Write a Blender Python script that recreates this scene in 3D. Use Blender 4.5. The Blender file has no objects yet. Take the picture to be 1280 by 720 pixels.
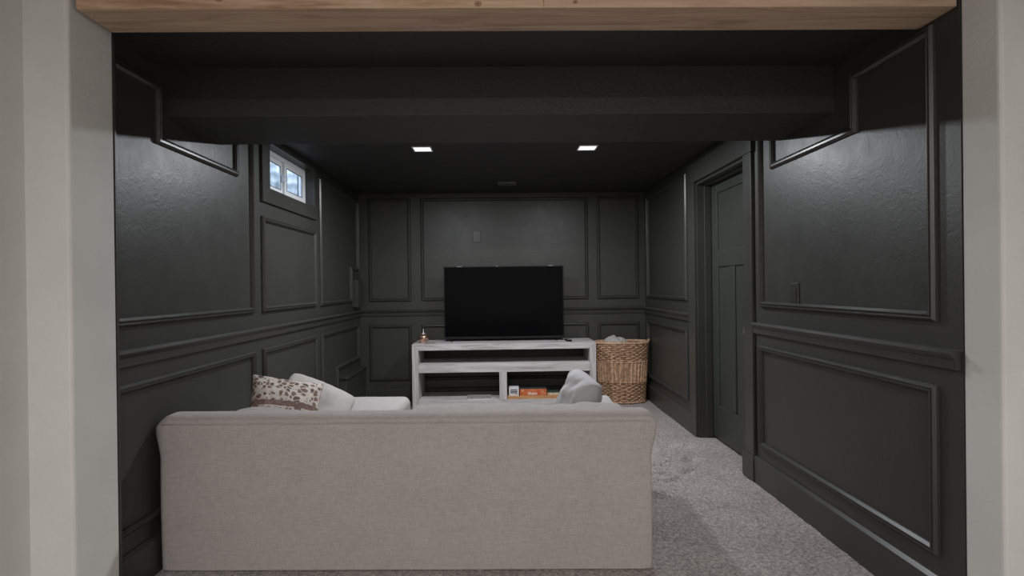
import bpy, bmesh, math, random
from mathutils import Vector, Matrix, Euler, noise
random.seed(7)
S = bpy.context.scene
COL = S.collection
EYE = 1.19

# ------------------------------------------------------------------ camera
def make_camera():
    yaw, pit, rol = 0.01869, -0.00321, -0.01225
    cy, sy, cp, sp = math.cos(yaw), math.sin(yaw), math.cos(pit), math.sin(pit)
    F = Vector((sy*cp, cy*cp, sp)); R = Vector((cy, -sy, 0)); U = R.cross(F)
    R2 = R*math.cos(rol) + U*math.sin(rol); U2 = U*math.cos(rol) - R*math.sin(rol)
    cam = bpy.data.cameras.new('camera'); o = bpy.data.objects.new('camera', cam); COL.objects.link(o)
    cam.sensor_width = 36; cam.lens = 712*36/1280; cam.clip_start = 0.05
    m = Matrix((R2, U2, -F)).transposed().to_4x4(); m.translation = Vector((0, 0, EYE))
    o.matrix_world = m; S.camera = o
make_camera()
S.view_settings.view_transform = 'Standard'; S.view_settings.look = 'None'
S.view_settings.gamma = 1; S.view_settings.use_curve_mapping = False
S.view_settings.exposure = 0.0

# ------------------------------------------------------------------ world and lights
W = bpy.data.worlds.new('overcast_daylight'); S.world = W; W.use_nodes = True
bg = W.node_tree.nodes['Background']; bg.inputs[0].default_value = (0.60, 0.76, 1.0, 1); bg.inputs[1].default_value = 5.0

def area(name, loc, size, power, col, size_y=None, rot=(0, 0, 0), spread=math.pi):
    l = bpy.data.lights.new(name, 'AREA'); l.energy = power; l.color = col; l.size = size
    l.shape = 'RECTANGLE' if size_y else 'SQUARE'
    if size_y: l.size_y = size_y
    l.spread = spread
    o = bpy.data.objects.new(name, l); o.location = loc; o.rotation_euler = rot; COL.objects.link(o); return o
# ceiling lamps of the room the camera stands in, behind the camera
area('hall_lamp', (-0.6, -1.5, 2.40), 0.30, 59.0, (1.0, 0.965, 0.935))
area('hall_lamp', (0.75, -1.5, 2.40), 0.30, 59.0, (1.0, 0.965, 0.935))
DOWNLIGHT_POWER = 30.0

# ------------------------------------------------------------------ node helpers
def mat(name, base=(0.5, 0.5, 0.5), rough=0.6, metal=0.0, spec=0.5, **kw):
    m = bpy.data.materials.new(name); m.use_nodes = True
    b = m.node_tree.nodes['Principled BSDF']
    b.inputs['Base Color'].default_value = (*base, 1); b.inputs['Roughness'].default_value = rough
    b.inputs['Metallic'].default_value = metal; b.inputs['Specular IOR Level'].default_value = spec
    for k, v in kw.items(): b.inputs[k.replace('_', ' ')].default_value = v
    return m
def N(m, t, **kw):
    n = m.node_tree.nodes.new(t)
    for k, v in kw.items():
        if k.startswith('i_'): n.inputs[k[2:].replace('_', ' ')].default_value = v
        else: setattr(n, k, v)
    return n
def Lk(m, a, b): m.node_tree.links.new(a, b)
def BS(m): return m.node_tree.nodes['Principled BSDF']
def coords(m, scale=(1, 1, 1), rot=(0, 0, 0)):
    tc = N(m, 'ShaderNodeTexCoord'); mp = N(m, 'ShaderNodeMapping')
    mp.inputs['Scale'].default_value = scale; mp.inputs['Rotation'].default_value = rot
    Lk(m, tc.outputs['Object'], mp.inputs[0]); return mp.outputs[0]
def ramp(m, src, stops):
    r = N(m, 'ShaderNodeValToRGB'); e = r.color_ramp.elements
    while len(e) < len(stops): e.new(0.5)
    for i, (p, c) in enumerate(stops): e[i].position = p; e[i].color = (*c, 1)
    Lk(m, src, r.inputs[0]); return r.outputs[0]
def nz(m, vec, scale, detail=2, rough=0.5, dist=0.0):
    n = N(m, 'ShaderNodeTexNoise', i_Scale=scale, i_Detail=detail, i_Roughness=rough, i_Distortion=dist)
    Lk(m, vec, n.inputs['Vector']); return n.outputs[0]
def bump(m, src, strength, dist, prev=None):
    b = N(m, 'ShaderNodeBump', i_Strength=strength, i_Distance=dist); Lk(m, src, b.inputs['Height'])
    if prev: Lk(m, prev, b.inputs['Normal'])
    return b.outputs[0]
def mixc(m, fac, a, b, mode='MIX'):
    n = N(m, 'ShaderNodeMix', data_type='RGBA', blend_type=mode)
    if isinstance(fac, float): n.inputs[0].default_value = fac
    else: Lk(m, fac, n.inputs[0])
    for s, v in ((6, a), (7, b)):
        if isinstance(v, tuple): n.inputs[s].default_value = (*v, 1)
        else: Lk(m, v, n.inputs[s])
    return n.outputs[2]
def math_(m, op, a, b=None):
    n = N(m, 'ShaderNodeMath', operation=op)
    for i, v in ((0, a), (1, b)):
        if v is None: continue
        if isinstance(v, (int, float)): n.inputs[i].default_value = v
        else: Lk(m, v, n.inputs[i])
    return n.outputs[0]

# ------------------------------------------------------------------ materials
def m_paint(name, col, rough, knock, peel, spec=0.5):
    m = mat(name, col, rough, spec=spec); v = coords(m)
    c = ramp(m, nz(m, v, 3.0, 3), [(0.3, tuple(x*0.94 for x in col)), (0.7, tuple(x*1.05 for x in col))])
    Lk(m, c, BS(m).inputs['Base Color'])
    r = math_(m, 'ADD', math_(m, 'MULTIPLY', nz(m, v, 9.0, 3), 0.12), rough-0.06); Lk(m, r, BS(m).inputs['Roughness'])
    nrm = None
    if knock:   # knockdown plaster: flattened blobs with raised edges
        k = ramp(m, nz(m, v, 13.0, 4, 0.6, 1.3), [(0.50, (0, 0, 0)), (0.58, (1, 1, 1))])
        nrm = bump(m, k, knock, 0.004)
    nrm = bump(m, nz(m, v, 90.0, 2), peel, 0.002, nrm)
    Lk(m, nrm, BS(m).inputs['Normal']); return m
DARK = (0.0385, 0.0390, 0.0355)
M_wall = m_paint('dark_wall_paint', DARK, 0.42, 0.06, 0.22)
M_ceil = m_paint('dark_ceiling_paint', (0.029, 0.029, 0.0285), 0.55, 0.2, 0.35)
M_trim = m_paint('dark_trim_paint', (0.040, 0.0405, 0.037), 0.34, 0, 0.04)
M_door = m_paint('dark_door_paint', (0.034, 0.037, 0.033), 0.42, 0, 0.08)
M_white = m_paint('pale_wall_paint', (0.60, 0.595, 0.575), 0.62, 0.10, 0.25, 0.3)
M_whitetrim = mat('white_trim_paint', (0.72, 0.71, 0.68), 0.4)
M_vinyl = mat('white_vinyl', (0.78, 0.80, 0.82), 0.35)
M_gasket = mat('black_rubber', (0.02, 0.02, 0.022), 0.6)

def m_carpet():
    m = mat('carpet', (0.3, 0.27, 0.25), 0.95, spec=0.1); v = coords(m)
    a = nz(m, v, 190, 3, 0.75); b = nz(m, v, 65, 3, 0.7); c = nz(m, v, 2.2, 3, 0.6)
    f = math_(m, 'ADD', math_(m, 'MULTIPLY', a, 0.5), math_(m, 'ADD', math_(m, 'MULTIPLY', b, 0.38), math_(m, 'MULTIPLY', c, 0.12)))
    col = ramp(m, f, [(0.38, (0.10, 0.086, 0.080)), (0.5, (0.335, 0.298, 0.280)), (0.62, (0.68, 0.62, 0.59))])
    Lk(m, col, BS(m).inputs['Base Color'])
    BS(m).inputs['Sheen Weight'].default_value = 0.2
    n = bump(m, b, 0.9, 0.012); n = bump(m, a, 0.9, 0.006, n); Lk(m, n, BS(m).inputs['Normal']); return m
M_carpet = m_carpet()

def m_linen(name, col, heather=0.10, thread=520):
    m = mat(name, col, 0.92, spec=0.15); v = coords(m)
    tc = v
    def streak(sc): 
        mp = N(m, 'ShaderNodeMapping'); mp.inputs['Scale'].default_value = sc; Lk(m, tc, mp.inputs[0]); return nz(m, mp.outputs[0], 1.0, 3, 0.7)
    hx = streak((34, 34, 480)); hz = streak((480, 480, 34)); big = nz(m, v, 5, 2)
    f = math_(m, 'ADD', math_(m, 'MULTIPLY', hx, 0.45), math_(m, 'ADD', math_(m, 'MULTIPLY', hz, 0.45), math_(m, 'MULTIPLY', big, 0.10)))
    lo = tuple(x*(1-heather*2.2) for x in col); hi = tuple(x*(1+heather*2.2) for x in col)
    Lk(m, ramp(m, f, [(0.36, lo), (0.64, hi)]), BS(m).inputs['Base Color'])
    w = math_(m, 'ADD', hx, hz)
    n = bump(m, w, 0.35, 0.0015); Lk(m, n, BS(m).inputs['Normal'])
    BS(m).inputs['Sheen Weight'].default_value = 0.15
    return m
M_sofa = m_linen('greige_linen', (0.41, 0.375, 0.365), 0.10)
M_cush = m_linen('pale_linen', (0.35, 0.335, 0.325), 0.07)
M_pillow = m_linen('light_grey_cotton', (0.43, 0.42, 0.425), 0.05)
M_pillow2 = m_linen('oatmeal_cotton', (0.40, 0.38, 0.365), 0.05)
M_foot = mat('dark_wood_foot', (0.05, 0.035, 0.025), 0.45)

def m_pattern():
    m = mat('paisley_print', (0.6, 0.55, 0.5), 0.9, spec=0.15); v = coords(m)
    tc = N(m, 'ShaderNodeTexNoise', i_Scale=14.0, i_Detail=2.0); Lk(m, v, tc.inputs['Vector'])
    wv = N(m, 'ShaderNodeVectorMath', operation='MULTIPLY_ADD'); Lk(m, tc.outputs['Color'], wv.inputs[0])
    wv.inputs[1].default_value = (0.05, 0.05, 0.05); Lk(m, v, wv.inputs[2])
    vo = N(m, 'ShaderNodeTexVoronoi', feature='F1', i_Scale=33.0, i_Randomness=0.85); Lk(m, wv.outputs[0], vo.inputs['Vector'])
    ve = N(m, 'ShaderNodeTexVoronoi', feature='DISTANCE_TO_EDGE', i_Scale=33.0, i_Randomness=0.85); Lk(m, wv.outputs[0], ve.inputs['Vector'])
    v2 = N(m, 'ShaderNodeTexVoronoi', feature='F1', i_Scale=110.0); Lk(m, v, v2.inputs['Vector'])
    cream = (0.50, 0.45, 0.41)
    blob = ramp(m, vo.outputs['Distance'], [(0.0, (1, 1, 1)), (0.47, (1, 1, 1)), (0.52, (0, 0, 0))])
    fine = ramp(m, v2.outputs['Distance'], [(0.0, (1, 1, 1)), (0.28, (1, 1, 1)), (0.34, (0, 0, 0))])
    tone = ramp(m, vo.outputs['Color'], [(0.25, (0.10, 0.075, 0.07)), (0.5, (0.17, 0.12, 0.085)), (0.8, (0.20, 0.13, 0.12))])
    c = mixc(m, blob, cream, tone)
    sp = math_(m, 'MULTIPLY', fine, 0.9)
    c = mixc(m, sp, c, (0.22, 0.165, 0.15))
    line = ramp(m, ve.outputs['Distance'], [(0.0, (1, 1, 1)), (0.045, (1, 1, 1)), (0.07, (0, 0, 0))])
    c = mixc(m, line, c, (0.60, 0.54, 0.49))
    sx = N(m, 'ShaderNodeSeparateXYZ'); Lk(m, v, sx.inputs[0])
    band = math_(m, 'COMPARE', sx.outputs[1], -0.005); band_n = band.node; band_n.inputs[2].default_value = 0.015
    band2 = math_(m, 'COMPARE', sx.outputs[0], 0.195); band2.node.inputs[2].default_value = 0.012
    b3 = math_(m, 'COMPARE', sx.outputs[0], 0.06); b3.node.inputs[2].default_value = 0.013
    b3 = math_(m, 'MULTIPLY', b3, math_(m, 'LESS_THAN', sx.outputs[1], -0.005))
    bb = math_(m, 'MAXIMUM', math_(m, 'MAXIMUM', band, b3), band2)
    dots = mixc(m, fine, (0.19, 0.125, 0.11), (0.33, 0.25, 0.22))
    c = mixc(m, bb, c, dots)
    Lk(m, c, BS(m).inputs['Base Color'])
    Lk(m, bump(m, nz(m, v, 400, 2), 0.3, 0.001), BS(m).inputs['Normal']); return m
M_pattern = m_pattern()

def m_wood(name, stops, axis='x', scale=1.0, knots=(), rough=0.6):
    m = mat(name, stops[0][1], rough, spec=0.3)
    s = {'x': (1.2, 14, 14), 'y': (14, 1.2, 14), 'z': (14, 14, 1.2)}[axis]
    v = coords(m, tuple(k*scale for k in s))
    n1 = nz(m, v, 1.6, 5, 0.6, 1.2); n2 = nz(m, v, 9, 4, 0.7)
    f = math_(m, 'ADD', math_(m, 'MULTIPLY', n1, 0.75), math_(m, 'MULTIPLY', n2, 0.25))
    c = ramp(m, f, stops)
    if knots:
        tc = N(m, 'ShaderNodeTexCoord')
        for (kx, kz, r) in knots:
            mp = N(m, 'ShaderNodeMapping'); mp.inputs['Location'].default_value = (-kx, 0, -kz*1.25); mp.inputs['Scale'].default_value = (1, 0, 1.25)
            Lk(m, tc.outputs['Object'], mp.inputs[0])
            ln = N(m, 'ShaderNodeVectorMath', operation='LENGTH'); Lk(m, mp.outputs[0], ln.inputs[0])
            d = math_(m, 'DIVIDE', ln.outputs['Value'], r)
            k = ramp(m, d, [(0.0, (0.9, 0.9, 0.9)), (0.35, (0.85, 0.85, 0.85)), (0.5, (0.3, 0.3, 0.3)), (0.75, (0.8, 0.8, 0.8)), (1.0, (0, 0, 0))])
            c = mixc(m, k, c, (0.14, 0.065, 0.035))
    Lk(m, c, BS(m).inputs['Base Color'])
    Lk(m, bump(m, n2, 0.25, 0.002), BS(m).inputs['Normal']); return m
PINE = [(0.32, (0.31, 0.20, 0.13)), (0.5, (0.49, 0.35, 0.25)), (0.68, (0.62, 0.47, 0.345))]
M_pine = m_wood('raw_pine', PINE, 'x', 0.8)
M_pineA = m_wood('raw_pine_left_board', [(0.36, (0.24, 0.125, 0.07)), (0.46, (0.46, 0.31, 0.20)), (0.62, (0.66, 0.49, 0.36))], 'x', 0.6, knots=[(-0.065, 2.111, 0.013), (-0.9, 2.13, 0.014), (-0.55, 2.16, 0.02)])
M_pineB = m_wood('raw_pine_right_board', PINE, 'x', 0.6, knots=[(0.253, 2.116, 0.009), (0.8, 2.17, 0.02), (1.1, 2.14, 0.012)])
WW = [(0.34, (0.33, 0.30, 0.30)), (0.5, (0.52, 0.49, 0.49)), (0.66, (0.64, 0.62, 0.62))]
M_wwx = m_wood('whitewashed_wood_lengthwise', WW, 'x', 1.0)
M_wwz = m_wood('whitewashed_wood_upright', WW, 'z', 1.0)
M_wwy = m_wood('whitewashed_shelf', [(0.3, (0.27, 0.245, 0.235)), (0.7, (0.47, 0.44, 0.43))], 'x', 1.0)
M_tray = m_wood('honey_wood', [(0.3, (0.36, 0.17, 0.07)), (0.7, (0.62, 0.36, 0.17))], 'x', 2.0)

def m_wicker(name, a, b):
    m = mat(name, a, 0.5, spec=0.4); v = coords(m)
    Lk(m, ramp(m, nz(m, v, 38, 3, 0.7), [(0.32, a), (0.68, b)]), BS(m).inputs['Base Color'])
    Lk(m, bump(m, nz(m, v, 300, 2), 0.3, 0.001), BS(m).inputs['Normal']); return m
M_wick = m_wicker('willow', (0.24, 0.125, 0.065), (0.72, 0.48, 0.32))
M_wick2 = m_wicker('willow_stakes', (0.30, 0.165, 0.09), (0.76, 0.52, 0.35))
M_wickd = mat('basket_lining_shadow', (0.08, 0.045, 0.025), 0.8)
M_black = mat('black_plastic', (0.005, 0.005, 0.006), 0.4, spec=0.25)
M_screen = mat('tv_glass', (0.002, 0.002, 0.0025), 0.12, spec=0.06)
M_chrome = mat('brushed_nickel', (0.62, 0.60, 0.57), 0.28, metal=1.0)
M_silver = mat('silver_metal', (0.7, 0.7, 0.72), 0.3, metal=0.8)
M_copper = mat('mercury_glass', (0.72, 0.47, 0.36), 0.14, metal=0.9)
M_lampw = mat('white_enamel', (0.75, 0.75, 0.76), 0.4)
M_led = mat('led_diffuser', (0.9, 0.9, 0.9), 0.5)
BS(M_led).inputs['Emission Color'].default_value = (0.93, 0.96, 1.0, 1); BS(M_led).inputs['Emission Strength'].default_value = 1.1
M_glass = mat('window_glass', (1, 1, 1), 0.02, Transmission_Weight=1.0, IOR=1.1)
M_galv = mat('galvanised_steel', (0.62, 0.65, 0.67), 0.6)
Lk(M_galv, ramp(M_galv, nz(M_galv, coords(M_galv, (6, 6, 1.5)), 3.0, 3), [(0.35, (0.36, 0.40, 0.40)), (0.65, (0.78, 0.80, 0.82))]), BS(M_galv).inputs['Base Color'])
M_gravel = mat('gravel', (0.3, 0.3, 0.29), 0.9)
M_paper = mat('white_card', (0.66, 0.66, 0.68), 0.6)
M_navy = mat('dark_blue_print', (0.035, 0.045, 0.075), 0.6)
M_lid = mat('dark_card_lid', (0.05, 0.05, 0.052), 0.5)
M_green = mat('dark_green_card', (0.035, 0.065, 0.055), 0.5)
M_orange = mat('orange_card', (0.56, 0.12, 0.035), 0.5)
M_tan = mat('tan_card', (0.55, 0.38, 0.22), 0.6)
M_cream = mat('cream_print', (0.75, 0.68, 0.58), 0.6)
M_red = mat('red_print', (0.45, 0.03, 0.04), 0.6)
M_dish = mat('sage_ceramic', (0.36, 0.37, 0.30), 0.35)
M_blanket = m_linen('grey_blanket', (0.42, 0.39, 0.36), 0.15)

# orange box print: warm blotches on the orange card
v_ = coords(M_orange)
Lk(M_orange, ramp(M_orange, nz(M_orange, v_, 26, 3, 0.7), [(0.40, (0.50, 0.10, 0.03)), (0.56, (0.60, 0.15, 0.045)), (0.66, (0.60, 0.38, 0.22))]), BS(M_orange).inputs['Base Color'])
def m_mag():
    m = mat('magazine_cover', (0.4, 0.36, 0.35), 0.5); v = coords(m)
    Lk(m, ramp(m, nz(m, v, 45, 3, 0.7), [(0.40, (0.18, 0.15, 0.15)), (0.6, (0.50, 0.46, 0.45))]), BS(m).inputs['Base Color']); return m
M_mag = m_mag()

# ------------------------------------------------------------------ mesh helpers
class MB:
    def __init__(s): s.v = []; s.f = []
    def add(s, vs, fs):
        o = len(s.v); s.v += [tuple(v) for v in vs]; s.f += [tuple(i+o for i in f) for f in fs]; return s
    def box(s, x0, x1, y0, y1, z0, z1):
        return s.add([(x0, y0, z0), (x1, y0, z0), (x1, y1, z0), (x0, y1, z0), (x0, y0, z1), (x1, y0, z1), (x1, y1, z1), (x0, y1, z1)],
            [(3, 2, 1, 0), (4, 5, 6, 7), (0, 1, 5, 4), (1, 2, 6, 5), (2, 3, 7, 6), (3, 0, 4, 7)])
    def tube(s, pts, r, n=8, closed=False, cap=True):
        pts = [Vector(p) for p in pts]; k = len(pts); vs = []; fs = []; up = None
        for i, p in enumerate(pts):
            a = pts[(i-1) % k] if (closed or i > 0) else p; b = pts[(i+1) % k] if (closed or i < k-1) else p
            t = (b-a).normalized()
            if up is None: up = t.orthogonal().normalized()
            up = (up - t*up.dot(t)).normalized(); w = t.cross(up)
            rr = r(i/(k-1)) if callable(r) else r
            for j in range(n):
                an = 2*math.pi*j/n; vs.append(p + up*math.cos(an)*rr + w*math.sin(an)*rr)
        for i in range(k if closed else k-1):
            for j in range(n):
                fs.append((i*n+j, i*n+(j+1) % n, ((i+1) % k)*n+(j+1) % n, ((i+1) % k)*n+j))
        if cap and not closed: fs.append(tuple(reversed(range(n)))); fs.append(tuple((k-1)*n+j for j in range(n)))
        return s.add(vs, fs)
    def lathe(s, prof, c, n=32, sx=1, sy=1):
        vs = []; fs = []
        for (r, z) in prof:
            for j in range(n):
                a = 2*math.pi*j/n; vs.append((c[0]+r*sx*math.cos(a), c[1]+r*sy*math.sin(a), c[2]+z))
        for i in range(len(prof)-1):
            for j in range(n): fs.append((i*n+j, i*n+(j+1) % n, (i+1)*n+(j+1) % n, (i+1)*n+j))
        return s.add(vs, fs)
def obj(name, mb, m, parent=None, smooth=False, bevel=0, seg=2, origin=None, kind=None, sub=0):
    me = bpy.data.meshes.new(name)
    vs = mb.v
    if origin: vs = [(v[0]-origin[0], v[1]-origin[1], v[2]-origin[2]) for v in vs]
    me.from_pydata(vs, [], mb.f); me.update()
    bm = bmesh.new(); bm.from_mesh(me); bmesh.ops.recalc_face_normals(bm, faces=bm.faces); bm.to_mesh(me); bm.free()
    me.materials.append(m)
    if smooth: me.polygons.foreach_set('use_smooth', [True]*len(me.polygons))
    o = bpy.data.objects.new(name, me); COL.objects.link(o)
    if origin: o.location = origin
    if bevel:
        b = o.modifiers.new('bevel', 'BEVEL'); b.width = bevel; b.segments = seg; b.limit_method = 'ANGLE'; b.angle_limit = math.radians(40); b.harden_normals = False
    if sub: sm = o.modifiers.new('sub', 'SUBSURF'); sm.levels = sub; sm.render_levels = sub
    if parent:
        o.parent = parent
        if origin: o.location = Vector(origin) - parent.location
        else: o.location = -parent.location
    if kind: o['kind'] = kind
    return o
def thing(name, label, cat, loc=(0, 0, 0), group=None):
    o = bpy.data.objects.new(name, None); COL.objects.link(o); o.location = loc; o.empty_display_size = 0.1
    o['label'] = label; o['category'] = cat
    if group: o['group'] = group
    return o
def tag(o, label, cat, group=None):
    o['label'] = label; o['category'] = cat
    if group: o['group'] = group
    return o
def struct(name, mb, m, **k):
    o = obj(name, mb, m, **k); o['kind'] = 'structure'; return o
def B(*a): return MB().box(*a)

def softbox(x0, x1, y0, y1, z0, z1, r, n=(24, 8, 12), k=4, deform=None):
    """Rounded box with dense corners, optionally deformed."""
    h = Vector(((x1-x0)/2, (y1-y0)/2, (z1-z0)/2)); c = Vector(((x0+x1)/2, (y0+y1)/2, (z0+z1)/2))
    def line(hh, m):
        core = hh-r; a = [-core + 2*core*i/m for i in range(m+1)]
        e = [hh*0+core + r*math.tan(math.radians(45*(j)/k)) for j in range(1, k+1)]
        return [-x for x in reversed(e)] + a + e
    Ls = [line(h[i], n[i]) for i in range(3)]
    mb = MB()
    for ax in range(3):
        u, w = (ax+1) % 3, (ax+2) % 3
        for sgn in (-1, 1):
            vs = []; fs = []; nu, nw = len(Ls[u]), len(Ls[w])
            for a in Ls[u]:
                for b in Ls[w]:
                    p = Vector((0, 0, 0)); p[ax] = sgn*h[ax]; p[u] = a; p[w] = b
                    core = Vector([max(-(h[i]-r), min(h[i]-r, p[i])) for i in range(3)])
                    q = core + (p-core).normalized()*r
                    q = q + c
                    if deform: q = deform(q)
                    vs.append(q)
            for i in range(nu-1):
                for j in range(nw-1): fs.append((i*nw+j, (i+1)*nw+j, (i+1)*nw+j+1, i*nw+j+1))
            mb.add(vs, fs)
    return mb
def weld(o, d=1e-5):
    bm = bmesh.new(); bm.from_mesh(o.data); bmesh.ops.remove_doubles(bm, verts=bm.verts, dist=d)
    bmesh.ops.recalc_face_normals(bm, faces=bm.faces); bm.to_mesh(o.data); bm.free()
    o.data.polygons.foreach_set('use_smooth', [True]*len(o.data.polygons)); return o
def sm(a, b, x):
    t = max(0, min(1, (x-a)/(b-a))); return t*t*(3-2*t)

# frame moulding swept round a rectilinear polygon lying on a wall
PROF = [(0.0, 0.0), (0.0, 0.010), (0.007, 0.020), (0.010, 0.021), (0.012, 0.016), (0.018, 0.016), (0.020, 0.021), (0.023, 0.021), (0.032, 0.009), (0.033, 0.0)]
def moulding(poly, place, prof=PROF):
    """poly: (u,v) corners anticlockwise; place(u,v,h) -> world point, h = height off the wall."""
    n = len(poly); vs = []; fs = []
    area2 = sum(poly[i][0]*poly[(i+1) % n][1]-poly[(i+1) % n][0]*poly[i][1] for i in range(n))
    sg = 1 if area2 > 0 else -1
    for (off, h) in prof:
        for i in range(n):
            p0 = Vector(poly[i-1]); p1 = Vector(poly[i]); p2 = Vector(poly[(i+1) % n])
            a = (p1-p0).normalized(); b = (p2-p1).normalized()
            na = Vector((-a.y, a.x))*sg; nb = Vector((-b.y, b.x))*sg
            q = p1 + (na+nb)*off/(1+na.dot(nb)); vs.append(place(q.x, q.y, h))
    for k in range(len(prof)-1):
        for i in range(n): fs.append((k*n+i, k*n+(i+1) % n, (k+1)*n+(i+1) % n, (k+1)*n+i))
    return MB().add(vs, fs)
def rail_prof(pts, u0, u1, place):
    """extrude profile [(z,h)...] along u"""
    n = len(pts); vs = [place(u0, z, h) for z, h in pts] + [place(u1, z, h) for z, h in pts]
    fs = [(i, (i+1) % n, n+(i+1) % n, n+i) for i in range(n)] + [tuple(range(n)), tuple(reversed(range(n, 2*n)))]
    return MB().add(vs, fs)

XL, XR, YB, YF, H = -1.484, 1.52, 6.0, 1.85, 2.175
XJ = -1.37      # face of the left jamb
LW = lambda u, v, h: (XL+h, u, v)
RW = lambda u, v, h: (XR-h, u, v)
BW = lambda u, v, h: (u, YB-h, v)

# ------------------------------------------------------------------ floor (carpet, real pile relief)
def make_floor():
    mb = MB(); x0, x1, y0, y1 = -1.62, 1.72, 1.2, 6.1; st = 0.02
    nx = int((x1-x0)/st)+1; ny = int((y1-y0)/st)+1
    dents = [(1.209, 4.197, .055, .035, .3), (1.348, 4.167, .06, .03, 0), (1.281, 3.859, .06, .04, .5), (1.135, 3.85, .06, .03, -.4),
             (1.036, 3.768, .07, .03, 0), (1.017, 3.59, .05, .04, .2), (1.007, 3.47, .09, .03, .1), (0.83, 3.52, .08, .035, 0), (0.80, 3.75, .07, .03, .2),
             (0.97, 3.98, .05, .03, .7), (1.08, 4.35, .06, .03, 0), (1.18, 3.62, .05, .03, .4), (0.9, 3.2, .06, .04, 0)]
    for i in range(nx):
        for j in range(ny):
            x = x0+i*st; y = y0+j*st
            z = 0.0035*noise.noise(Vector((x*55, y*55, 0))) + 0.004*noise.noise(Vector((x*11, y*11, 3))) - 0.004
            for (dx, dy, a, b, an) in dents:
                ux = (x-dx)*math.cos(an)+(y-dy)*math.sin(an); uy = -(x-dx)*math.sin(an)+(y-dy)*math.cos(an)
                q = (ux/a)**2+(uy/b)**2
                if q < 6: z -= 0.040*math.exp(-q) - 0.010*math.exp(-((ux/a)**2+((uy-b*1.5)/b)**2))
            mb.v.append((x, y, z))
    for i in range(nx-1):
        for j in range(ny-1): a = i*ny+j; mb.f.append((a, a+ny, a+ny+1, a+1))
    o = struct('floor', mb, M_carpet, smooth=True)
    hall = B(-2.6, 3.1, -3.2, 1.2, -0.05, -0.004)
    obj('hall_carpet', hall, M_carpet, o)
    obj('subfloor', B(-2.6, 3.1, 1.2, 6.2, -0.12, -0.03), M_carpet, o)
make_floor()

# ------------------------------------------------------------------ walls
WY0, WY1, WZ0, WZ1 = 3.665, 4.535, 1.832, 2.125       # window opening in the left wall
w = MB(); t = 0.12
w.box(XL-t, XL, 1.95, WY0, -0.1, H); w.box(XL-t, XL, WY1, YB+0.1, -0.1, H)
w.box(XL-t, XL, WY0, WY1, -0.1, WZ0); w.box(XL-t, XL, WY0, WY1, WZ1, H)
wall_left = struct('wall_left', w, M_wall)
DY0, DY1, DZ = 3.50, 4.40, 1.975                       # door opening in the right wall
w = MB(); w.box(XR, XR+0.15, YF, DY0, -0.1, H); w.box(XR, XR+0.15, DY1, YB+0.1, -0.1, H); w.box(XR, XR+0.15, DY0, DY1, DZ, H)
wall_right = struct('wall_right', w, M_wall)
wall_back = struct('wall_back', B(XL-0.12, XR+0.15, YB, YB+0.12, -0.1, H), M_wall)
ceiling = struct('ceiling', B(XL-0.12, XR+0.15, 2.03, YB+0.12, H, H+0.1), M_ceil)
SY0, SY1, SZ = 2.56, 3.06, 1.96
trim = struct('trim_2', B(XL-0.05, XR+0.05, SY0, SY1, SZ, H+0.02), M_ceil, bevel=0.004)
trim['label'] = 'dark boxed soffit crossing the ceiling'

# panels of moulding on the left wall
def child_mould(poly, place, wall): return obj('panel_molding', moulding(poly, place), M_trim, wall)
SL = 1.857
child_mould([(2.185, 1.05), (3.43, 1.05), (3.43, 2.085), (3.205, 2.085), (3.205, SL), (2.512, SL), (2.512, 2.085), (2.185, 2.085)], LW, wall_left)
child_mould([(2.165, .228), (3.43, .228), (3.43, .82), (2.165, .82)], LW, wall_left)
child_mould([(3.55, 1.05), (4.565, 1.05), (4.565, 1.645), (3.55, 1.645)], LW, wall_left)
child_mould([(3.55, .228), (4.565, .228), (4.565, .82), (3.55, .82)], LW, wall_left)
child_mould([(4.68, 1.05), (5.64, 1.05), (5.64, 1.365), (5.91, 1.365), (5.91, 2.09), (4.68, 2.09)], LW, wall_left)
child_mould([(4.68, .228), (5.13, .228), (5.13, .46), (5.91, .46), (5.91, .82), (4.68, .82)], LW, wall_left)
# right wall
child_mould([(1.955, 1.05), (3.30, 1.05), (3.30, 2.085), (3.125, 2.085), (3.125, SL), (2.42, SL), (2.42, 2.085), (1.955, 2.085)], RW, wall_right)
child_mould([(1.955, .228), (3.32, .228), (3.32, .825), (1.955, .825)], RW, wall_right)
child_mould([(4.61, 1.055), (5.86, 1.055), (5.86, 2.09), (4.61, 2.09)], RW, wall_right)
child_mould([(4.61, .235), (5.88, .235), (5.88, .825), (4.61, .825)], RW, wall_right)
# back wall
for x0, x1 in ((-1.385, -0.945), (-0.84, 0.918), (1.012, 1.452)):
    child_mould([(x0, 1.045), (x1, 1.045), (x1, 2.122), (x0, 2.122)], BW, wall_back)
    child_mould([(x0, .215), (x1, .215), (x1, .80), (x0, .80)], BW, wall_back)
# chair rails
RP = [(0.892, 0), (0.892, 0.014), (0.905, 0.016), (0.926, 0.018), (0.931, 0.024), (0.943, 0.034), (0.947, 0.034), (0.958, 0.022), (0.957, 0)]
obj('chair_rail', rail_prof(RP, 2.06, YB, LW), M_trim, wall_left)
obj('chair_rail', rail_prof(RP, YF+0.01, 3.385, RW), M_trim, wall_right)
obj('chair_rail', rail_prof(RP, 4.535, YB, RW), M_trim, wall_right)
obj('chair_rail', rail_prof(RP, XL, XR, BW), M_trim, wall_back)
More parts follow.
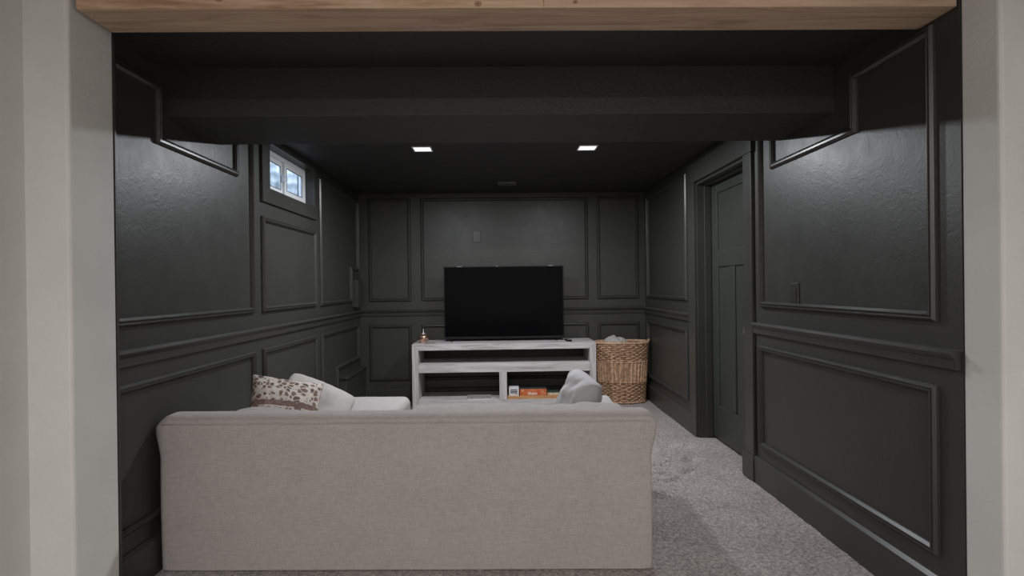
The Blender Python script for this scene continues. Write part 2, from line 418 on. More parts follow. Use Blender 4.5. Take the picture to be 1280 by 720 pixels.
# baseboards
BP = [(-0.01, 0), (-0.01, 0.017), (0.145, 0.020), (0.158, 0.006), (0.158, 0)]
struct('baseboard_left', rail_prof(BP, 2.06, YB, LW), M_trim)
b = rail_prof(BP, YF+0.005, 3.385, RW); bb = rail_prof(BP, 4.535, YB, RW); b.add(bb.v, bb.f)
struct('baseboard_right', b, M_trim)
struct('baseboard_back', rail_prof([(z, h) for z, h in BP[:2]]+[(0.125, 0.017), (0.132, 0.012), (0.137, 0)], XL, XR, BW), M_trim)
# boxed bump along the foot of the left wall in the far corner
o = struct('trim_3', B(XL-0.01, XL+0.055, 5.25, YB, 0, 0.362), M_wall, bevel=0.004)
obj('ledge_cap', B(XL, XL+0.07, 5.235, YB-0.001, 0.355, 0.372), M_trim, o, bevel=0.003)
# dark cove strip where back wall meets ceiling
struct('trim_4', B(XL, XR, YB-0.012, YB, H-0.03, H), M_trim, bevel=0.003)

# electrical panel box
p = thing('electrical_panel_box', 'dark painted flat panel box on the left wall near the far corner', 'electrical panel', (XL, 5.78, 1.0))
obj('box', B(XL, XL+0.055, 5.69, 5.88, 1.0, 1.27), M_trim, p, bevel=0.003)
obj('door', B(XL+0.0552, XL+0.062, 5.70, 5.87, 1.01, 1.26), M_trim, p, bevel=0.002)

# ------------------------------------------------------------------ window
win = struct('window_1', MB().box(XL-0.10, XL-0.055, WY0, WY0+0.035, WZ0, WZ1).box(XL-0.10, XL-0.055, WY1-0.035, WY1, WZ0, WZ1)
    .box(XL-0.10, XL-0.055, WY0+0.035, WY1-0.035, WZ0, WZ0+0.03).box(XL-0.10, XL-0.055, WY0+0.035, WY1-0.035, WZ1-0.03, WZ1), M_vinyl, bevel=0.003)
def sash(y0, y1, x0, x1, fw):
    z0, z1 = WZ0+0.03, WZ1-0.03
    s = obj('sash', MB().box(x0, x1, y0, y0+fw, z0, z1).box(x0, x1, y1-fw, y1, z0, z1).box(x0, x1, y0+fw, y1-fw, z0, z0+fw).box(x0, x1, y0+fw, y1-fw, z1-fw, z1), M_vinyl, win, bevel=0.003)
    xm = (x0+x1)/2
    obj('pane', B(xm-0.003, xm+0.003, y0+fw-.003, y1-fw+.003, z0+fw-.003, z1-fw+.003), M_glass, s)
    g = 0.004
    obj('gasket', MB().box(x1-.001, x1+.001, y0+fw, y0+fw+g, z0+fw, z1-fw).box(x1-.001, x1+.001, y1-fw-g, y1-fw, z0+fw, z1-fw).box(x1-.001, x1+.001, y0+fw+g, y1-fw-g, z0+fw, z0+fw+g).box(x1-.001, x1+.001, y0+fw+g, y1-fw-g, z1-fw-g, z1-fw), M_gasket, s)
    return s
sash(WY0+0.035, 4.125, XL-0.095, XL-0.078, 0.032)
s2 = sash(4.115, WY1-0.035, XL-0.077, XL-0.058, 0.034)
lat = MB().box(XL-0.079, XL-0.050, 4.094, 4.112, 1.955, 2.0); lat.tube([(XL-0.050, 4.103, 1.995), (XL-0.036, 4.100, 1.988), (XL-0.034, 4.098, 1.966), (XL-0.050, 4.098, 1.958)], 0.004, 6)
obj('latch', lat, M_vinyl, s2, bevel=0.001)
cas = MB().box(XL, XL+0.018, WY0-0.115, WY0, WZ0-0.095, H-0.001).box(XL, XL+0.018, WY1, WY1+0.055, WZ0-0.095, H-0.001).box(XL, XL+0.018, WY0, WY1, WZ0-0.095, WZ0).box(XL, XL+0.018, WY0, WY1, WZ1, H-0.001)
obj('window_casing', cas, M_trim, win)
# dark painted lining of the recess
obj('window_lining', MB().box(XL-0.054, XL, WY0-0.002, WY0+0.003, WZ0, WZ1).box(XL-0.054, XL, WY1-0.003, WY1+0.002, WZ0, WZ1).box(XL-0.054, XL, WY0+.003, WY1-.003, WZ0-.002, WZ0+.003), M_trim, win)
# corrugated window well outside
def well():
    n = 90; r = 0.62; cy = 4.1; x0 = XL-0.13; vs = []; fs = []
    rows = 46
    for i in range(rows+1):
        z = 1.45+0.80*i/rows; rr = r+0.005*math.sin(i*2*math.pi/4.6)
        for j in range(n+1):
            a = math.pi*j/n; vs.append((x0-rr*math.sin(a)*0.8, cy+rr*math.cos(a)*1.15, z))
    for i in range(rows):
        for j in range(n): a = i*(n+1)+j; fs.append((a, a+1, a+n+2, a+n+1))
    o = struct('trim_5', MB().add(vs, fs), M_galv, smooth=True); o['label'] = 'corrugated steel window well outside the window'
    obj('gravel_bed', B(x0-0.6, x0+0.01, cy-0.8, cy+0.8, 1.3, 1.5), M_gravel, o)
well()

# ------------------------------------------------------------------ door
door = struct('door_1', MB().box(XR+0.02, XR+0.135, DY1-0.001, DY1+0.02, 0, DZ+.01).box(XR+0.001, XR+0.135, DY0-0.001, DY0+0.018, 0, DZ).box(XR+0.001, XR+0.135, DY0+.018, DY1-.018, DZ-0.018, DZ+.001).box(XR+.001, XR+.135, DY1-.018, DY1-.001, 0, DZ), M_trim)
DX = XR+0.11
def dpart(n, y0, y1, z0, z1, dx=0.0, bev=0.007): return obj(n, B(DX+dx, DX+0.035-max(0, -dx)*0, y0, y1, z0, z1), M_door, door, bevel=bev)
y0, y1 = DY0+0.020, DY1-0.020
dpart('stile', y0, y0+0.125, 0.012, 1.95); dpart('stile', y1-0.115, y1, 0.012, 1.95)
dpart('rail', y0+.125, y1-.115, 0.012, 0.27); dpart('rail', y0+.125, y1-.115, 1.315, 1.44); dpart('rail', y0+.125, y1-.115, 1.87, 1.95)
dpart('mullion', 3.955, 4.05, 0.27, 1.315)
dpart('panel', y0+.12, 3.958, .265, 1.32, 0.012, 0); dpart('panel', 4.047, y1-.11, .265, 1.32, 0.012, 0); dpart('panel', y0+.12, y1-.11, 1.435, 1.875, 0.012, 0)
obj('door_light_blocker', MB().box(XR+0.151, XR+0.16, DY0-.1, DY1+.1, -.1, DZ+.1), M_door, door)  # unseen slab added to block sky light leaking under the door
# stop strips and the two jamb ridges
obj('door_stop', MB().box(XR+0.055, XR+0.105, DY1-0.030, DY1-0.018, 0, DZ-.018).box(XR+0.055, XR+0.105, DY0+0.018, DY0+0.030, 0, DZ-.018).box(XR+0.055, XR+0.105, DY0+0.03, DY1-0.03, DZ-0.03, DZ-.018), M_trim, door, bevel=0.002)
kn = MB().lathe([(0.0, 0), (0.030, 0), (0.031, 0.006), (0.012, 0.009), (0.011, 0.030), (0.020, 0.036), (0.028, 0.048), (0.027, 0.060), (0.017, 0.068), (0.0, 0.069)], (0, 0, 0), 24)
kn.v = [(DX-z, 3.655+x, 0.885+y) for x, y, z in kn.v]
ko = obj('door_knob', kn, M_chrome, door, smooth=True); ko['label'] = 'nickel door knob'
# casings
o = struct('trim_6', MB().box(XR-0.020, XR, DY1+0.0, DY1+0.135, 0.0, DZ+.003), M_trim, bevel=0.002); o['label'] = 'far door casing leg'
o = struct('trim_7', MB().box(XR-0.020, XR, DY0-0.115, DY0-0.001, 0.10, DZ+.003), M_trim, bevel=0.002); o['label'] = 'near door casing leg'
obj('plinth_block', B(XR-0.026, XR, DY0-0.118, DY0+0.035, 0, 0.158), M_trim, o, bevel=0.002)
o = struct('trim_8', MB().box(XR-0.024, XR, DY0-0.125, DY1+0.145, DZ+.003, 2.125), M_trim, bevel=0.002); o['label'] = 'door head casing'

# ------------------------------------------------------------------ opening: jambs, header, hall
wl = struct('wall_front', MB().box(-1.56, XJ, 1.84, 2.055, -0.1, 2.45).box(XR, 1.76, 1.70, YF, -0.1, 2.45), M_white, bevel=0.012, seg=3)
obj('dark_return', MB().box(XL-0.01, XJ+0.001, 2.055, 2.063, -0.02, H).box(-1.48, XR, 2.035, 2.06, H-0.001, 2.45), M_wall, wl)
# upper infill above header
obj('head_wall', B(XJ, XR, 1.875, 2.03, 2.27, 2.45), M_white, wl)
wr = MB().box(XR+0.001, 1.706, 1.70, YF-0.001, -0.1, 2.45)
struct('wall_hall_left', MB().box(-1.61, -1.51, -3.2, 1.84, -0.1, 2.45), M_white)
struct('wall_hall_right', MB().box(1.705, 1.85, -3.2, 1.86, -0.1, 2.45), M_white)
struct('wall_hall_rear', B(-1.61, 1.85, -3.3, -3.2, -0.1, 2.45), M_white)
struct('ceiling_hall', B(-1.7, 1.95, -3.3, 2.03, 2.45, 2.55), M_white)
struct('baseboard_jamb', B(XJ-0.001, XJ+0.022, 1.85, 2.05, 0, 0.085), M_whitetrim, bevel=0.004)
HZ = 2.098
hd = struct('trim_1', B(XJ+0.02, XR-0.005, 1.88, 2.02, HZ+0.02, HZ+0.17), M_pine); hd['label'] = 'raw pine wrapped header beam over the opening'
obj('board', B(XJ+0.013, XR-0.002, 1.862, 2.03, HZ, HZ+0.019), M_pine, hd, bevel=0.0015)
obj('board', B(XJ+0.013, 0.1485, 1.860, 1.879, HZ+0.0005, HZ+0.175), M_pineA, hd, bevel=0.0015)
obj('board', B(0.1505, XR-0.002, 1.860, 1.879, HZ+0.0005, HZ+0.175), M_pineB, hd, bevel=0.0015)

# ------------------------------------------------------------------ ceiling lights, vent
def downlight(x, y, label):
    t_ = thing('recessed_ceiling_light', label, 'ceiling light', (x, y, H), 'square recessed lights in the dark ceiling')
    h = 0.068
    obj('frame', MB().box(x-h, x+h, y-h, y-h+.009, H-.007, H).box(x-h, x+h, y+h-.009, y+h, H-.007, H).box(x-h, x-h+.009, y-h+.009, y+h-.009, H-.007, H).box(x+h-.009, x+h, y-h+.009, y+h-.009, H-.007, H), M_lampw, t_, bevel=.001)
    obj('diffuser', B(x-h+.009, x+h-.009, y-h+.009, y+h-.009, H-.0045, H-.0005), M_led, t_)
    a = area('downlight_lamp', (x, y, H-0.008), 0.115, DOWNLIGHT_POWER, (0.93, 0.95, 0.985)); return t_
downlight(-0.548, 4.06, 'square recessed ceiling light, the left one of the pair')
downlight(0.626, 4.06, 'square recessed ceiling light, the right one of the pair')
v = thing('ceiling_vent', 'small dark slotted vent in the ceiling above the television', 'vent', (0.065, 5.45, H))
M_vent = mat('grey_vent_glint', (0.16, 0.16, 0.165), 0.35)  # frame colour lightened to stand in for a glint on the ceiling
obj('vent_frame', MB().box(-0.02, 0.15, 5.38, 5.39, H-.014, H).box(-0.02, 0.15, 5.51, 5.52, H-.008, H).box(-0.02, -0.01, 5.39, 5.51, H-.008, H).box(0.14, 0.15, 5.39, 5.51, H-.008, H), M_vent, v, bevel=.001)
for i in range(6): obj('slat', B(-0.01, 0.14, 5.396+i*0.019, 5.405+i*0.019, H-.006, H-.001), M_trim, v)

# ------------------------------------------------------------------ wall plates
def plate(name, label, cat, place, cu, cv, w_, h_, kind):
    c = place(cu, cv, 0); t_ = thing(name, label, cat, c)
    def bx(u0, u1, v0, v1, a, b_):
        p, q = place(u0, v0, a), place(u1, v1, b_)
        return B(min(p[0], q[0]), max(p[0], q[0]), min(p[1], q[1]), max(p[1], q[1]), min(p[2], q[2]), max(p[2], q[2]))
    obj('cover_plate', bx(cu-w_/2, cu+w_/2, cv-h_/2, cv+h_/2, 0, 0.007), M_trim, t_, bevel=.0025)
    if kind == 'switch': obj('rocker', bx(cu-.017, cu+.017, cv-.034, cv+.034, .0072, .012), M_trim, t_, bevel=.002)
    else:
        for dz in (-.021, .021): obj('socket', bx(cu-.017, cu+.017, cv+dz-.014, cv+dz+.014, .0072, .0095), M_trim, t_, bevel=.003)
    return t_
plate('light_switch', 'dark painted rocker light switch on the right wall beside the door', 'light switch', RW, 2.915, 1.128, 0.078, 0.122, 'switch')
plate('wall_outlet', 'dark painted outlet plate on the back wall above the television', 'outlet', BW, -0.252, 1.714, 0.078, 0.118, 'outlet')

# ------------------------------------------------------------------ sectional sofa
def sofa():
    SX0, SX1, Y0 = -1.476, 0.646, 2.40
    t_ = thing('sectional_sofa', 'greige linen sectional sofa with its plain back turned to the camera', 'sofa', (-0.4, 2.9, 0))
    def d(q):
        x, y, z = q; rr = 0.052
        zz = max(0.0, 0.012+rr-z)          # square off the bottom edge so the skirt meets the floor
        if zz > 0:
            k_ = rr/max(1e-3, math.sqrt(max(0.0, rr*rr-zz*zz)))
            for lo, hi, ax in ((SX0, SX1, 0), (Y0, 2.545, 1)):
                v_ = (x, y)[ax]
                if v_ < lo+rr: v_ = lo+rr-min(rr, (lo+rr-v_)*k_)
                elif v_ > hi-rr: v_ = hi-rr+min(rr, (v_-hi+rr)*k_)
                if ax == 0: x = v_
                else: y = v_
            z -= 0.010*zz/rr
        # tighten the upright corners
        ex = (SX0+rr-x) if x < SX0+rr else ((x-SX1+rr) if x > SX1-rr else 0); ey = (Y0+rr-y) if y < Y0+rr else 0
        if ex > 0 and ey > 0:
            f_ = 1+0.75*(math.hypot(ex, ey)/max(ex, ey)-1)*(1-sm(0.615, 0.65, z))
            x += (f_-1)*ex*(-1 if x < 0 else 1); y -= (f_-1)*ey
        k = 1-sm(0.47, 0.60, z); c = (SX0+SX1)/2
        if x < c: x += 0.020*k*sm(0.5, 1.0, (c-x)/(c-SX0))
        else: x -= 0.024*k*sm(0.5, 1.0, (x-c)/(SX1-c))
        # slight pillowing of the back panel and a tucked line under the top welt
        y += -0.006*math.sin(math.pi*min(1, max(0, z/0.63)))*(1 if y < 2.5 else 0)
        if y < 2.5: y += 0.010*math.exp(-((z-0.620)/0.006)**2)*0.5 
        z += 0.003*noise.noise(Vector((x*3, y*3, 0)))*sm(0.6, 0.67, z) - 0.002*math.sin((x+1.4)*1.5)*sm(0.6, 0.67, z)
        z += 0.010*sm(0.5, -1.4, x)*sm(0.55, 0.66, z) if False else 0
        return Vector((x, y, z))
    weld(obj('backrest', softbox(SX0, SX1, Y0, 2.545, 0.012, 0.657, 0.052, (70, 4, 60), 6, d), M_sofa, t_, smooth=True))
    # welt along the top seam and down the corner
    w_ = MB().tube([(SX0+0.028+i*(SX1-SX0-0.056)/50, Y0+0.0035+0.0006*math.sin(i*1.3), 0.620+0.0012*math.sin(i*.7)) for i in range(51)], 0.0026, 6)
    obj('welt', w_, M_sofa, t_, smooth=True)
    # bases
    weld(obj('chaise_base', softbox(-1.42, -0.695, 2.56, 3.88, 0.04, 0.31, 0.03, (12, 16, 6), 3), M_sofa, t_))
    weld(obj('seat_base', softbox(-0.70, 0.48, 2.56, 3.42, 0.04, 0.31, 0.03, (14, 12, 6), 3), M_sofa, t_))
    def dome(cx, cy, hx, hy, z0, z1, a):
        def f(q):
            u = (q.x-cx)/hx; v_ = (q.y-cy)/hy
            q.z += a*(1-u*u)*(1-v_*v_)*sm(z0, z1, q.z) + 0.004*noise.noise(q*6); return q
        return f
    weld(obj('chaise_cushion', softbox(-1.415, -0.685, 2.60, 3.93, 0.305, 0.443, 0.045, (16, 24, 4), 4, dome(-1.03, 3.26, .39, .67, .31, .44, 0.012)), M_cush, t_))
    weld(obj('seat_cushion', softbox(-0.68, 0.44, 2.60, 3.45, 0.305, 0.455, 0.045, (18, 16, 4), 4, dome(-0.09, 3.0, .55, .42, .31, .45, 0.012)), M_cush, t_))
    # arms
    def armd(q):
        q.x += 0.004*noise.noise(q*5); return q
    weld(obj('arm', softbox(0.445, 0.608, 2.55, 3.44, 0.02, 0.535, 0.035, (6, 20, 14), 4, armd), M_cush, t_))
    # loose back cushions
    def wob(z0, z1, cx, hx, drop):
        def f(q):
            u = (q.x-cx)/hx
            k = sm(z0, z1, q.z)
            q.z += k*(0.012*noise.noise(Vector((q.x*6, q.y*4, 1.7))) + 0.006*noise.noise(Vector((q.x*17, 0, 4))) - drop*u*u)
            return q
        return f
    weld(obj('back_cushion', softbox(-0.462, 0.575, 2.585, 2.84, 0.44, 0.617, 0.05, (40, 6, 8), 4, wob(.5, .61, 0.05, .52, 0.006)), M_cush, t_))
    weld(obj('back_cushion', softbox(-1.315, -0.90, 2.585, 2.78, 0.44, 0.622, 0.05, (22, 6, 8), 4, wob(.5, .61, -1.17, .28, 0.03)), M_cush, t_))
    for x, y in ((-1.38, 2.45), (0.57, 2.45), (-1.36, 3.82), (-0.72, 3.82), (0.55, 3.38)):
        obj('foot', MB().lathe([(0.0, 0), (0.018, 0), (0.024, 0.042), (0.0, 0.042)], (x, y, 0.0), 14), M_foot, t_, smooth=True)
    t_.rotation_euler.z = -0.035; t_.location.x += 0.0175      # stands slightly askew
sofa()

# ------------------------------------------------------------------ throw pillows
def pillow(name, label, size, thick, mat_, loc, rot, amp=0.006, n=40, seed=0, group=None, sag=0.0, corner=0.0):
    mb = MB(); h = size/2
    for s_ in (1, -1):
        vs = []; fs = []
        for i in range(n+1):
            for j in range(n+1):
                u = -1+2*i/n; v_ = -1+2*j/n
                # sides bow inward, corners stay pointed
                x = h*u*(1-0.10*(1-abs(u)**2*0+0)*(1-v_*v_)*abs(u)**3); y = h*v_*(1-0.10*(1-u*u)*abs(v_)**3)
                cr = 1-corner*(u*u*v_*v_)**1.5; x *= cr; y *= cr
                e = max(0.0, (1-u*u)*(1-v_*v_))
                z = s_*thick/2*(e**0.42)
                p = Vector((x, y, z))
                wv_ = noise.noise(Vector((x*9+seed, y*9, s_*3)))*amp + noise.noise(Vector((x*24+seed, y*16, s_*5)))*amp*0.45
                p.z += s_*wv_*min(1, e*5)
                p.z += sag*(u*u-0.3)*0.5
                vs.append(p)
        for i in range(n):
            for j in range(n): a = i*(n+1)+j; fs.append((a, a+n+1, a+n+2, a+1))
        mb.add(vs, fs)
    o = obj(name, mb, mat_, smooth=True); weld(o, 1e-4)
    o.location = loc; o.rotation_euler = rot; tag(o, label, 'pillow', group); return o
def orient(right, up):
    r = Vector(right).normalized(); u = Vector(up); u = (u-r*u.dot(r)).normalized(); n_ = r.cross(u)
    return Matrix((r, u, n_)).transposed().to_euler()
pillow('throw_pillow', 'cream throw pillow with brown paisley print and mauve border at the sofa left', 0.37, 0.14, M_pattern,
       (-1.13, 2.97, 0.567), orient((0.80, 0.35, -0.20), (0.02, 0.56, 0.56)), 0.012, seed=3)
pillow('throw_pillow', 'plain oatmeal pillow leaning behind the paisley print pillow', 0.44, 0.17, M_pillow2,
       (-1.085, 3.26, 0.500), orient((0.84, 0.15, -0.40), (0.20, 0.75, 0.42)), 0.010, seed=11, corner=0.12)
pillow('throw_pillow', 'plain light grey pillow propped against the right arm of the sofa', 0.325, 0.19, M_pillow,
       (0.400, 3.02, 0.572), orient((-0.17, 0.90, 0.14), (0.30, 0.05, 0.90)), 0.024, seed=21, corner=0.14)

# ------------------------------------------------------------------ TV console
def console():
    X0, X1, Y0, Y1, Z1 = -0.868, 0.908, 5.49, 5.93, 0.641
    t_ = thing('television_console', 'whitewashed wooden television console with open shelves', 'console', ((X0+X1)/2, 5.71, 0))
    th = 0.062
    # mitred frame: top and sides as prisms
    def prism(poly, m, nm):
        n = len(poly); vs = [(x, Y0, z) for x, z in poly] + [(x, Y1, z) for x, z in poly]
        fs = [tuple(range(n)), tuple(reversed(range(n, 2*n)))] + [(i, (i+1) % n, n+(i+1) % n, n+i) for i in range(n)]
        return obj(nm, MB().add(vs, fs), m, t_, bevel=.002)
    g = .0006
    prism([(X0+g, Z1), (X1-g, Z1), (X1-th, Z1-th+g), (X0+th, Z1-th+g)], M_wwx, 'top')
    prism([(X0, 0), (X0, Z1-g), (X0+th-g, Z1-th), (X0+th-g, 0)], M_wwz, 'side')
    prism([(X1, 0), (X1-th+g, 0), (X1-th+g, Z1-th), (X1, Z1-g)], M_wwz, 'side')
    obj('shelf', B(X0+th, X1-th, Y0+.002, Y1, 0.364, 0.447), M_wwx, t_, bevel=.002)
    obj('shelf', B(X0+th, X1-th, Y0+.002, Y1, 0.04, 0.098), M_wwx, t_, bevel=.002)
    obj('divider', B(-0.030, 0.043, Y0+.003, Y1, 0.0985, 0.3635), M_wwz, t_, bevel=.002)
console()

# ------------------------------------------------------------------ television
def tv():
    X0, X1, Z0, Z1, Y = -0.578, 0.628, 0.662, 1.392, 5.74
    t_ = thing('television', 'large black flat screen television standing on the console', 'television', (0.025, Y, 0.642))
    obj('bezel', MB().box(X0, X1, Y-.012, Y+.02, Z1-.010, Z1).box(X0, X1, Y-.012, Y+.02, Z0, Z0+.022).box(X0, X0+.010, Y-.012, Y+.02, Z0+.022, Z1-.010).box(X1-.010, X1, Y-.012, Y+.02, Z0+.022, Z1-.010), M_black, t_, bevel=.002)
    obj('screen', B(X0+.008, X1-.008, Y-.007, Y+.015, Z0+.020, Z1-.008), M_screen, t_)
    obj('housing', B(X0+.10, X1-.10, Y+.021, Y+.06, Z0+.03, Z1-.12), M_black, t_, bevel=.01)
    for x in (-0.50, 0.545):
        obj('foot', MB().tube([(x, Y-.10, .645), (x, Y-.03, .652), (x, Y+.005, .680), (x, Y+.035, .652), (x, Y+.09, .645)], 0.0035, 6), M_black, t_, smooth=True)
    for x, w_ in ((-0.42, .05), (-0.042, .02), (0.50, .05)):
        obj('bezel_glint', B(x-w_/2, x+w_/2, Y-.008, Y+.015, Z1-.002, Z1+.003), M_silver, t_, bevel=.0015)  # silver bars added to imitate glints on the top bezel edge
tv()

# ------------------------------------------------------------------ objects on the console
zt = 0.6415
o = thing('mercury_glass_ornament', 'round copper mercury glass jar with pointed finial on the console left end', 'ornament', (-0.778, 5.66, zt))
obj('jar', MB().lathe([(0, 0), (.030, 0), (.032, .004), (.045, .020), (.052, .045), (.048, .068), (.034, .084), (.024, .088), (.022, .086), (0, .086)], (-0.778, 5.66, zt), 32), M_copper, o, smooth=True)
obj('finial', MB().lathe([(0, .0865), (.025, .0865), (.026, .090), (.012, .097), (.006, .102), (.007, .108), (.003, .118), (.001, .135), (0, .136)], (-0.778, 5.66, zt), 24), M_silver, o, smooth=True)
tag(obj('coaster', MB().lathe([(0, 0), (.045, 0), (.052, .005), (.052, .008), (.044, .006), (0, .005)], (-0.70, 5.57, zt), 32), M_dish, smooth=True), 'small round sage dish beside the copper jar', 'dish')
rm = thing('remote_control', 'short black remote control lying on the console right of the television', 'remote', (0.655, 5.60, zt))
def rot_box(cx, cy, a, hx, hy, z0, z1):
    m_ = MB(); m_.box(-hx, hx, -hy, hy, z0, z1); c_, s_ = math.cos(a), math.sin(a)
    m_.v = [(cx+x*c_-y*s_, cy+x*s_+y*c_, z) for x, y, z in m_.v]; return m_
obj('body', rot_box(0.655, 5.62, 0.15, .022, .065, zt, zt+.016), M_black, rm, bevel=.004)
obj('button', MB().lathe([(0, 0), (.009, 0), (.009, .003), (0, .003)], (0.653, 5.60, zt+.0162), 16), M_paper, rm)

def gbox(name, label, cat, x0, x1, y0, y1, z0, z1, m, lid=None, group=None):
    t_ = thing(name, label, cat, ((x0+x1)/2, (y0+y1)/2, z0), group)
    zl = z1-0.012 if lid else z1
    obj('box', B(x0, x1, y0, y1, z0, zl), m, t_, bevel=.002)
    if lid: obj('lid', B(x0-.001, x1+.001, y0-.0005, y1+.001, zl+.0003, z1), lid, t_, bevel=.002)
    return t_
zs = 0.0985
tr = thing('wooden_tray', 'honey coloured shallow wooden tray under the boxes on the low shelf', 'tray', (0.3, 5.64, zs))
obj('tray_bottom', B(0.048, 0.58, 5.505, 5.80, zs, zs+.006), M_tray, tr)
obj('tray_rim', MB().box(0.048, 0.58, 5.500, 5.510, zs, zs+.030).box(0.048, 0.58, 5.79, 5.80, zs+.006, zs+.030).box(0.048, 0.058, 5.51, 5.79, zs+.006, zs+.030).box(0.57, 0.58, 5.51, 5.79, zs+.006, zs+.030), M_tray, tr, bevel=.001)
zb = zs+0.0065
def slab(nm, x0, x1, z0, z1, y, m, par): return obj(nm, B(x0, x1, y-.0012, y-.0003, z0, z1), m, par)
a_ = gbox('game_box', 'small white box with dark blue label on the low shelf', 'box', 0.062, 0.158, 5.53, 5.64, zb, 0.205, M_paper)
slab('label', 0.078, 0.142, 0.150, 0.187, 5.53, M_navy, a_)
for i, (u, w_) in enumerate(((.083, .007), (.094, .009), (.107, .006), (.117, .009), (.130, .006))): slab('lettering', u, u+w_, .171, .180, 5.5285, M_paper, a_)
slab('lettering', .085, .135, .158, .161, 5.5285, M_paper, a_)
slab('print', .115, .150, .141, .1445, 5.53, M_red, a_)
a_ = gbox('game_box', 'orange printed box in the middle of the wooden tray', 'box', 0.168, 0.428, 5.53, 5.70, zb, 0.188, M_orange)
obj('box_top', B(.168, .428, 5.531, 5.70, .1883, .1895), M_lid, a_)
for u, w_, h_ in ((.248, .010, .026), (.261, .008, .017), (.272, .005, .025), (.280, .009, .017), (.292, .008, .025), (.303, .009, .017), (.315, .006, .017), (.324, .010, .017)):
    slab('lettering', u, u+w_, .134, .134+h_, 5.53, M_cream, a_)
a_ = gbox('game_box', 'tan box with dark green top at the right of the orange box', 'box', 0.434, 0.552, 5.53, 5.72, zb, 0.150, M_tan)
obj('box_top', B(.434, .552, 5.531, 5.72, .1502, .1515), M_green, a_)
slab('print', .455, .480, .130, .142, 5.53, M_cream, a_); slab('print', .495, .540, .132, .140, 5.53, M_cream, a_)
gbox('game_box', 'dark box half hidden behind the light grey pillow', 'box', 0.60, 0.76, 5.56, 5.70, zs, 0.185, M_paper, M_lid)
mg = thing('magazine', 'mottled grey magazine lying on the low shelf left of the divider', 'magazine', (-0.225, 5.62, zs))
obj('pages', B(-0.345, -0.110, 5.505, 5.72, zs, zs+.010), M_paper, mg)
obj('cover', B(-0.346, -0.109, 5.503, 5.721, zs+.0103, zs+.012), M_mag, mg)

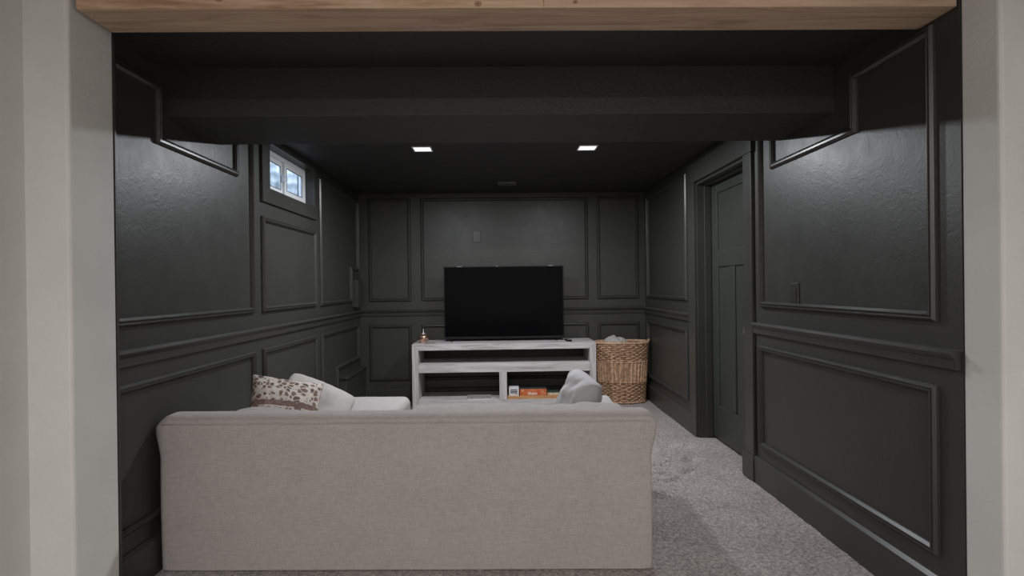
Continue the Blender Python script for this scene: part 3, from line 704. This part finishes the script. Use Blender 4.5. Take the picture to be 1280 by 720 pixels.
# ------------------------------------------------------------------ wicker basket
def basket():
    cx, cy, z1 = 1.213, 5.795, 0.618
    t_ = thing('wicker_basket', 'tall brown woven willow hamper beside the console', 'basket', (cx, cy, 0))
    def ov(z): k = z/z1; return 0.232+0.038*k, 0.128+0.022*k
    def pt(a, z, off=0.0):
        rx, ry = ov(z); e = 0.86
        c_, s_ = math.cos(a), math.sin(a)
        x = math.copysign(abs(c_)**e, c_)*(rx+off); y = math.copysign(abs(s_)**e, s_)*(ry+off); return Vector((cx+x, cy+y, z))
    NS = 38
    def rows(z0, z_1, n):
        mb = MB(); K = NS*4
        for i in range(n):
            z = z0+(z_1-z0)*(i+.5)/n; r = (z_1-z0)/n*0.47; ph = (i % 2)*math.pi
            mb.tube([pt(2*math.pi*k/K, z+0.0012*math.sin(k*.37+i), 0.0065*math.sin(NS/2*2*math.pi*k/K+ph)) for k in range(K)], r, 6, closed=True)
        return mb
    obj('woven_band', rows(0.428, 0.590, 9), M_wick, t_, smooth=True)
    obj('woven_band', rows(0.024, 0.204, 10), M_wick, t_, smooth=True)
    for j in range(NS):
        a = 2*math.pi*j/NS
        mb = MB()
        for da, dr in ((-.045, 0), (.045, .002), (.0, .006)):
            mb.tube([pt(a+da, 0.20+i*.0325, dr) for i in range(8)], 0.0080, 5)
        if j == 0: obj('stake', mb, M_wick2, t_, smooth=True)
        else: obj('stake', mb, M_wick2, t_, smooth=True)
    # twisted cords between the bands, rim and foot braid
    def braid(z, r, R_, turns, nm, off=0.0, m=M_wick):
        mb = MB()
        for s_ in (0, math.pi):
            K = 260
            mb.tube([pt(2*math.pi*k/K, z+R_*math.sin(turns*2*math.pi*k/K+s_), off+R_*math.cos(turns*2*math.pi*k/K+s_)) for k in range(K)], r, 6, closed=True)
        obj(nm, mb, m, t_, smooth=True)
    braid(0.416, .0065, .005, 42, 'twisted_cord', .004); braid(0.214, .0060, .005, 42, 'twisted_cord', .004)
    braid(0.606, .0095, .0075, 40, 'braided_rim', .002, M_wick2); braid(0.012, .008, .0065, 36, 'base_braid', 0)
    # inner liner wall and bottom
    lin = MB(); K = 64; vs = []; fs = []
    for z in (0.02, 0.15, 0.3, 0.45, 0.59):
        for k in range(K): vs.append(pt(2*math.pi*k/K, z, -0.010))
    for i in range(4):
        for k in range(K): fs.append((i*K+k, i*K+(k+1) % K, (i+1)*K+(k+1) % K, (i+1)*K+k))
    fs.append(tuple(range(K))); lin.add(vs, fs); obj('inner_wall', lin, M_wick, t_, smooth=True)
    # small rope loops on the right end
    obj('handle', MB().tube([pt(-0.22, 0.60, 0.006)+Vector((0.0, 0, 0)), pt(-.18, .625, .014), pt(-.05, .632, .016), pt(0.1, .625, .014), pt(.15, .60, .006)], .007, 7), M_wick2, t_, smooth=True)
    # blanket inside
    mb = MB(); n = 36; vs = []; fs = []
    for i in range(n+1):
        for j in range(n+1):
            u, v_ = -1+2*i/n, -1+2*j/n; bx_, by_ = cx-0.055, cy-0.01
            rr = min(1, math.hypot(u, v_))
            z = 0.535+0.13*(1-rr**2.6)+0.030*noise.noise(Vector((u*2.6, v_*2.6, 7)))+0.014*noise.noise(Vector((u*7, v_*5, 2)))
            if rr >= 1: z -= 0.08*(math.hypot(u, v_)-1)
            vs.append((bx_+u*0.165, by_+v_*0.10, z))
    for i in range(n):
        for j in range(n): a = i*(n+1)+j; fs.append((a, a+n+1, a+n+2, a+1))
    o = obj('blanket', mb.add(vs, fs), M_blanket, smooth=True)
    sol = o.modifiers.new('thickness', 'SOLIDIFY'); sol.thickness = 0.006; sol.offset = -1
    tag(o, 'crumpled pale grey blanket stuffed in the top of the hamper', 'blanket')
basket()
